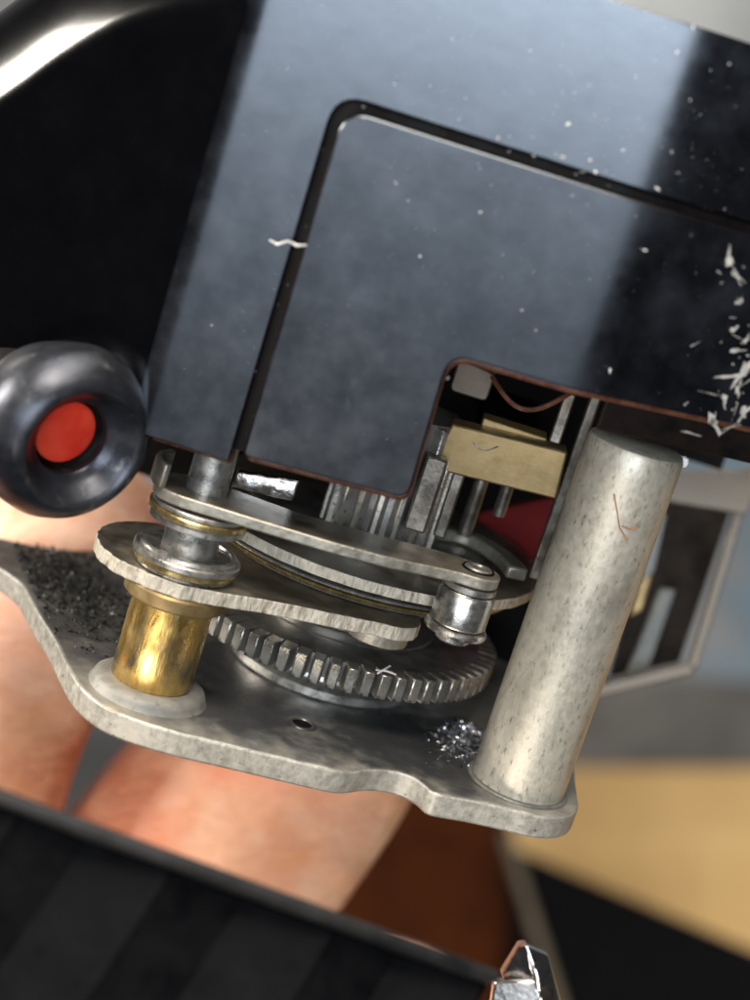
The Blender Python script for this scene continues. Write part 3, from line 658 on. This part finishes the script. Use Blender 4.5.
# rounded left end with a rolled edge
def end_cap():
    XC = -11.35
    out = [(XC, 31.85), (-12, 31.6), (-13.3, 31.0), (-14.7, 30.25), (-16.1, 29.25), (-17.42, 28.0), (-18.7, 26.6), (-19.84, 25.2), (-21, 23.9), (-22.4, 21.8), (-23.3, 19), (-23.5, 16), (-22.6, 13.6), (-20, 13.0), (XC, 12.85)]
    out = [(Vector(out[0]).x, out[0][1])] + [tuple(Vector(a).lerp(Vector(b), q)) for a, b in zip(out, out[1:]) for q in (.25, .75)] + [out[-1]]
    # front outline ccw seen from -y -> going left then down then right
    n = len(out); ang = math.tan(R(15))
    ctr = Vector((LXB, 20))
    nrm = []
    for i, p in enumerate(out):
        a = Vector(out[max(i - 1, 0)]); b = Vector(out[min(i + 1, n - 1)]); d = (b - a).normalized(); nrm.append(Vector((d.y, -d.x)) * -1)
    for i in range(n):
        if (Vector(out[i]) - ctr).dot(nrm[i]) < 0: nrm[i] = -nrm[i]
    nrm[0] = Vector((0, 1))
    nrm = [nn if out[i][1] > 14 else nn * .05 for i, nn in enumerate(nrm)]
    rings = []; RF = 4.2
    prof = [(0, 0)]
    for a_, l_ in ((8, .25), (16, .25), (24, .25), (32, .3), (37, .5), (41, .7), (45, .9), (49, .9), (54, .9), (60, .9), (70, .8), (80, .8)):
        prof.append((prof[-1][0] + l_ * math.cos(R(a_)), prof[-1][1] + l_ * math.sin(R(a_))))
    prof.append((prof[-1][0], 22))
    vs = []; fs = []
    for o_, yb in prof:
        for i in range(n):
            q = Vector(out[i]) + nrm[i] * o_
            vs.append((min(q.x, XC), YS - .04 + hinge(out[i][0]) + yb, q.y))
    m = len(prof)
    for k in range(m - 1):
        for i in range(n - 1):
            fs.append((k * n + i, (k + 1) * n + i, (k + 1) * n + i + 1, k * n + i + 1))
    fs.append(tuple(range(n)))
    o = part('end_cap', MB().add(vs, fs), 'black_clean', t, angle=50)
    bm = bmesh.new(); bm.from_mesh(o.data); bmesh.ops.recalc_face_normals(bm, faces=bm.faces[:]); bm.to_mesh(o.data); bm.free()
end_cap()
# chipped paint near the right edge of the cover
def on_cover(px, py, y):
    d = m_fw + m_rt * ((px - 375) / FPX) + m_up * ((500 - py) / FPX)
    s_ = (y - m_cam.y) / d.y
    for _ in range(4):
        p = m_cam + d * s_; s_ = (y + hinge(p.x) - (max(0, p.z - 21) * .02 + .01 if y == YP else 0) - m_cam.y) / d.y
    return m_cam + d * s_
def flake(mb, p, L_, w, ang, th=.05, seed=0):
    rnd = random.Random(seed); n = 18; pts = []; ph = rnd.uniform(0, 6); bow = rnd.uniform(-.5, .5) * w
    for i in range(n):
        a = 2 * math.pi * i / n; q = .62 + .25 * math.sin(3 * a + ph) + rnd.uniform(-.28, .28)
        x, z = L_ / 2 * math.cos(a) * (q + .15), w / 2 * math.sin(a) * q + bow * math.cos(a) ** 2
        pts.append((p.x + x * math.cos(ang) - z * math.sin(ang), p.z + x * math.sin(ang) + z * math.cos(ang)))
    yy = [p.y + hinge(x) - hinge(p.x) for x, z in pts]
    vs = [(x, y - th, z) for (x, z), y in zip(pts, yy)] + [(x, y + .02, z) for (x, z), y in zip(pts, yy)]
    mb.add(vs, [tuple(range(n))] + [((i + 1) % n, i, n + i, n + (i + 1) % n) for i in range(n)])
chips = [(729, 257, 1.0, .35, -60), (736, 275, 1.1, .3, -35), (741, 300, .35, .25, 40), (734, 329, .5, .3, 50), (737, 350, 1.0, .2, 25), (729, 377, 1.5, .25, 20), (744, 372, 1.6, .5, 80),
         (725, 399, .9, .4, -50), (712, 423, 1.4, .55, -55), (738, 389, .9, .3, 100), (744, 412, .9, .5, 70), (690, 433, 1.0, .1, 0), (686, 404, .3, .12, 60), (728, 265, .3, .2, 0), (746, 340, .6, .2, 70), (738, 302, .3, .2, 20)]
rc = random.Random(21)
for i in range(26):                           # small satellites and hairline scratches
    px = 750 - abs(rc.gauss(0, 22)); py = rc.uniform(250, 430)
    chips.append((px, py, rc.uniform(.08, .3), rc.uniform(.05, .14), rc.uniform(0, 180)) if rc.random() < .7 else (px, py, rc.uniform(.5, 1.4), .045, rc.gauss(30, 25)))
for i, (px, py, L_, w, a) in enumerate(chips):
    p = on_cover(px, py, YP); mb = MB(); flake(mb, p, L_, w, R(a), .02, i); part('paint_chip', mb, 'chip', t)

# ================================================================== collar with red lens
def collar():
    c = on_cover(84, 450, -15.9)
    view = (m_cam - c).normalized()
    ax = (view + m_rt * .62 - m_up * .60).normalized()
    q = Vector((0, 0, 1)).rotation_difference(ax).to_matrix()
    t = thing('lens_collar', 'round black metal collar with red glass centre at the cover corner', 'collar', tuple(c))
    prof = [(1.2, -4.6), (3.0, -4.6), (3.5, -3.4), (3.82, -2.5), (3.9, -1.9), (3.82, -1.3), (3.55, -.7), (3.2, -.25), (2.95, -.05), (2.78, 0), (2.62, -.06), (2.5, -.2), (2.25, -.5), (2.05, -.78), (1.9, -.98), (1.76, -1.06), (1.66, -1.2), (1.66, -2.8), (1.0, -2.8)]
    prof = [(r_ * 1.05, z_ * 1.03) for r_, z_ in prof]
    part('ring', MB().lathe(prof, c.x, c.y, 72, rot=q, cz=c.z), 'collar', t)
    part('red_glass', MB().lathe([(0, -1.78), (.8, -1.79), (1.3, -1.82), (1.55, -1.88), (1.66, -1.98), (1.66, -2.9), (0, -2.9)][::-1], c.x, c.y, 48, rot=q, cz=c.z), 'red', t)
    part('dark_ring', MB().lathe([(1.5, -1.86), (1.74, -1.7), (1.74, -2.05), (1.5, -2.05)], c.x, c.y, 48, rot=q, cz=c.z), 'seam', t)  # dark ring around the rim of the red glass
    part('stub', MB().lathe([(0, -9), (2.4, -9), (2.4, -4.62), (0, -4.62)], c.x, c.y, 40, rot=q, cz=c.z), 'dark', t)
collar()

# ================================================================== folded black bellows and chrome clip in front (view frame)
def bellows():
    d = 71.0; k = d / FPX
    A = Vector(((0 - 375) * k, (500 - 787) * k, d)); B = Vector(((505 - 375) * k, (500 - 990) * k, d + 3))
    u = (B - A).normalized(); v = Vector((u.y, -u.x, 0)).normalized(); v = (v + Vector((0, 0, -.35))).normalized(); w = u.cross(v)
    if w.z < 0: w = -w
    t = thing('bellows', 'black pleated leatherette bellows with worn rim in front of the fingers', 'bellows', tuple(A), TV)
    def P(a, b, c): return A + u * a + v * b + w * c
    mb = MB(); mb.add([P(a, b, c) for a in (-14, (B - A).length + .2) for b in (0, .55) for c in (0, 3.0)], [(0, 1, 3, 2), (4, 6, 7, 5), (0, 4, 5, 1), (2, 3, 7, 6), (0, 2, 6, 4), (1, 5, 7, 3)])
    o = part('rim', mb, 'leather_rim', t, bevel=.35)
    edges = [-14, -9, -3.5, 1.2, 4.0, 7.4, 10.5, 14.2, 17, (B - A).length]
    for i in range(len(edges) - 1):
        a0, a1 = edges[i], edges[i + 1]; c0, c1 = (1.0, 1.75) if i % 2 else (1.75, 1.0)
        sh = -1.6                                # the folds lean
        vs = []
        for b in (.45, 16):
            for (a, c) in ((a0 - .25, c0), (a1 + .25, c1), (a1 + .25, c1 + .5), (a0 - .25, c0 + .5)):
                vs.append(P(a + (sh * (b / 8)), b, c))
        mb = MB(); mb.add(vs, [(3, 2, 1, 0), (4, 5, 6, 7), (0, 1, 5, 4), (1, 2, 6, 5), (2, 3, 7, 6), (3, 0, 4, 7)])
        part('pleat', mb, 'leather_black', t, bevel=.5)
bellows()
def clip():
    d = 85.0; k = d / FPX
    def q(px, py, dz=0): return Vector(((px - 375) * k, (500 - py) * k, d + dz))
    t = thing('chrome_clip', 'small bright chrome clip at the lower end of the bellows rim', 'clip', tuple(q(530, 985)), TV)
    def slab(name, pts, dz, th, mat='chrome'):
        n = len(pts); lo = [q(*p[:2], dz + (p[2] if len(p) > 2 else 0)) for p in pts]; hi = [p + Vector((0, 0, th)) for p in lo]
        mb = MB(); mb.add(lo + hi, [tuple(range(n)), tuple(range(2 * n - 1, n - 1, -1))] + [((i + 1) % n, i, n + i, n + (i + 1) % n) for i in range(n)])
        return part(name, mb, mat, t, bevel=.12)
    slab('face_plate', [(524, 942), (548, 955, .5), (563, 1010, .5), (541, 1010), (535, 975)], -.6, .7)
    slab('side_plate', [(519, 946, .6), (526, 941), (534, 978), (508, 992, 1.2), (502, 978, 1.2)], -.3, .8)
    slab('lower_plate', [(494, 982, .5), (534, 978), (548, 1012), (490, 1012, .5)], -.4, .8)
    mb = MB()
    for (px, py) in ((545, 990),):
        c = q(px, py, -.75); mb.lathe([(0, -.12), (.25, -.1), (.32, 0), (.32, .2)], c.x, c.y, 20, cz=c.z)
    part('rivet', mb, 'dark', t)
    c = q(536, 962, -.72); mb = MB(); mb.lathe([(0, -.02), (.16, -.02), (.16, .2)], c.x, c.y, 16, cz=c.z); part('rivet', mb, 'dark', t)
clip()

# ================================================================== dust, filings, lint
def bit(mb, p, s, rnd, n=4, flat=1.0):
    M_ = Matrix.Rotation(rnd.uniform(0, 6.28), 3, 'Z') @ Matrix.Rotation(rnd.uniform(-1.2, 1.2) * flat, 3, 'X') @ Matrix.Rotation(rnd.uniform(-1, 1) * flat, 3, 'Y')
    a, b, c = s * rnd.uniform(.6, 1.6), s * rnd.uniform(.35, .8), s * rnd.uniform(.15, .4)
    vs = [(a, 0, 0), (-a, b * .2, 0), (0, b, 0), (0, -b, c * .3), (rnd.uniform(-.3, .3) * a, 0, c), (0, 0, -c)]
    mb.add([tuple(M_ @ Vector(v) + Vector(p)) for v in vs], [(0, 2, 4), (2, 1, 4), (1, 3, 4), (3, 0, 4), (2, 0, 5), (1, 2, 5), (3, 1, 5), (0, 3, 5)])
rnd = random.Random(11)
mb = MB()
for i in range(6200):
    x = rnd.gauss(-14.2, 2.4); y = rnd.gauss(.2, 2.9) - (x + 14) * .6
    if not (-21 < x < -8.6) or y > 6 + (x + 14) * .5: continue
    if y < -1.3 - (x + 16) * 2.1: continue
    bit(mb, (x, y, rnd.uniform(.02, .07)), (.02 + .05 * rnd.random() if rnd.random() < .88 else .07 + .12 * rnd.random()), rnd)
o = part('grit', mb, 'dust_black'); tag(o, 'black grit scattered over the left part of the base plate', 'grit', kind='stuff')
mb = MB()
for i in range(520):
    a = rnd.uniform(0, 6.28); q = abs(rnd.gauss(0, .55))
    x = 8.15 + q * 1.3 * math.cos(a); y = -4.1 + q * 2.0 * math.sin(a); h = max(0, .8 - q * .7)
    if math.hypot(x - LX, y - LY) < 2.5: continue
    bit(mb, (x, y, rnd.uniform(.03, .1 + h)), rnd.uniform(.08, .28), rnd)
for i in range(260):
    bit(mb, (rnd.gauss(7.9, .8), rnd.gauss(-5.6, 1.2), .05), .03 + .12 * rnd.random() ** 2, rnd)
o = part('metal_filings', mb, 'filings'); tag(o, 'pile of shiny steel filings on the plate against the pillar', 'filings', kind='stuff')
mb = MB()
for px, py, s in ((498, 138, .17), (563, 157, .15), (657, 188, .16), (502, 277, .15), (610, 370, .13), (448, 378, .12), (397, 77, .08), (622, 137, .10), (590, 160, .10), (645, 250, .1), (584, 172, .11), (595, 172, .12), (606, 171, .11),
                  (568, 124, .1), (602, 125, .1), (623, 150, .1), (638, 118, .09), (677, 52, .14), (693, 27, .2), (690, 100, .08), (396, 183, .09), (344, 300, .08), (309, 318, .07), (212, 325, .06), (729, 64, .09), (560, 178, .09), (522, 310, .07), (536, 330, .1)):
    y = YP if (px > 345 and py > 100 + (px - 345) * .33) else YS
    p = on_cover(px, py, y); bit(mb, p + Vector((0, -.05, 0)), s, rnd, flat=2)
for i in range(260):
    px = rnd.gauss(560, 110); py = rnd.gauss(120, 60) + (px - 500) * .15
    if py < (px - 620) * .35 or px > 740: continue
    y = YP if py > 112 + (px - 345) * .33 else YS
    p = on_cover(px, py, y); bit(mb, p + Vector((0, -.01, 0)), .012 + .05 * rnd.random() ** 3, rnd, flat=2)
for i in range(900):
    px = rnd.uniform(165, 745); py = rnd.uniform(0, 440)
    if py < (px - 620) * .35 or px < 262 - py * .235: continue
    y = YP if (py > 112 + (px - 345) * .33 and px > 345 - (py - 110) * .30) else YS
    if y == YP and px > 440 and py > 365 + (px - 440) * .2: continue
    p = on_cover(px, py, y); bit(mb, p + Vector((0, -.004, 0)), .006 + .018 * rnd.random() ** 2, rnd, flat=2)
o = part('dust_specks', mb, 'dust_white'); tag(o, 'tiny white dust specks sprinkled over the black cover', 'dust', kind='stuff')
p0 = on_cover(270, 240, YS); p1 = on_cover(288, 243, YP); p2 = on_cover(307, 245, YP)
mb = MB(); mb.tube([p0 + Vector((0, -.06, 0)), p0.lerp(p1, .5) + Vector((.0, -.25, -.1)), p1 + Vector((0, -.12, .1)), p1.lerp(p2, .5) + Vector((0, -.08, -.06)), p2 + Vector((0, -.08, 0))], [.04, .065, .055, .07, .04], 6)
o = part('lint_fibre', mb, 'dust_white'); tag(o, 'short white lint fibre lying across the panel seam', 'fibre')
mb = MB()
g = [(2.6, -8.1), (3.0, -8.0), (3.5, -7.9)]
mb.tube([(2.6, -8.0, 3.55), (3.1, -8.1, 3.7), (3.6, -7.9, 3.6)], .05, 5); mb.tube([(2.7, -8.3, 3.5), (3.0, -8.0, 3.75), (3.2, -7.8, 3.9)], .05, 5)
o = part('lint_fibre', mb, 'dust_white'); tag(o, 'tiny pale fibre caught on the front teeth of the gear', 'fibre')
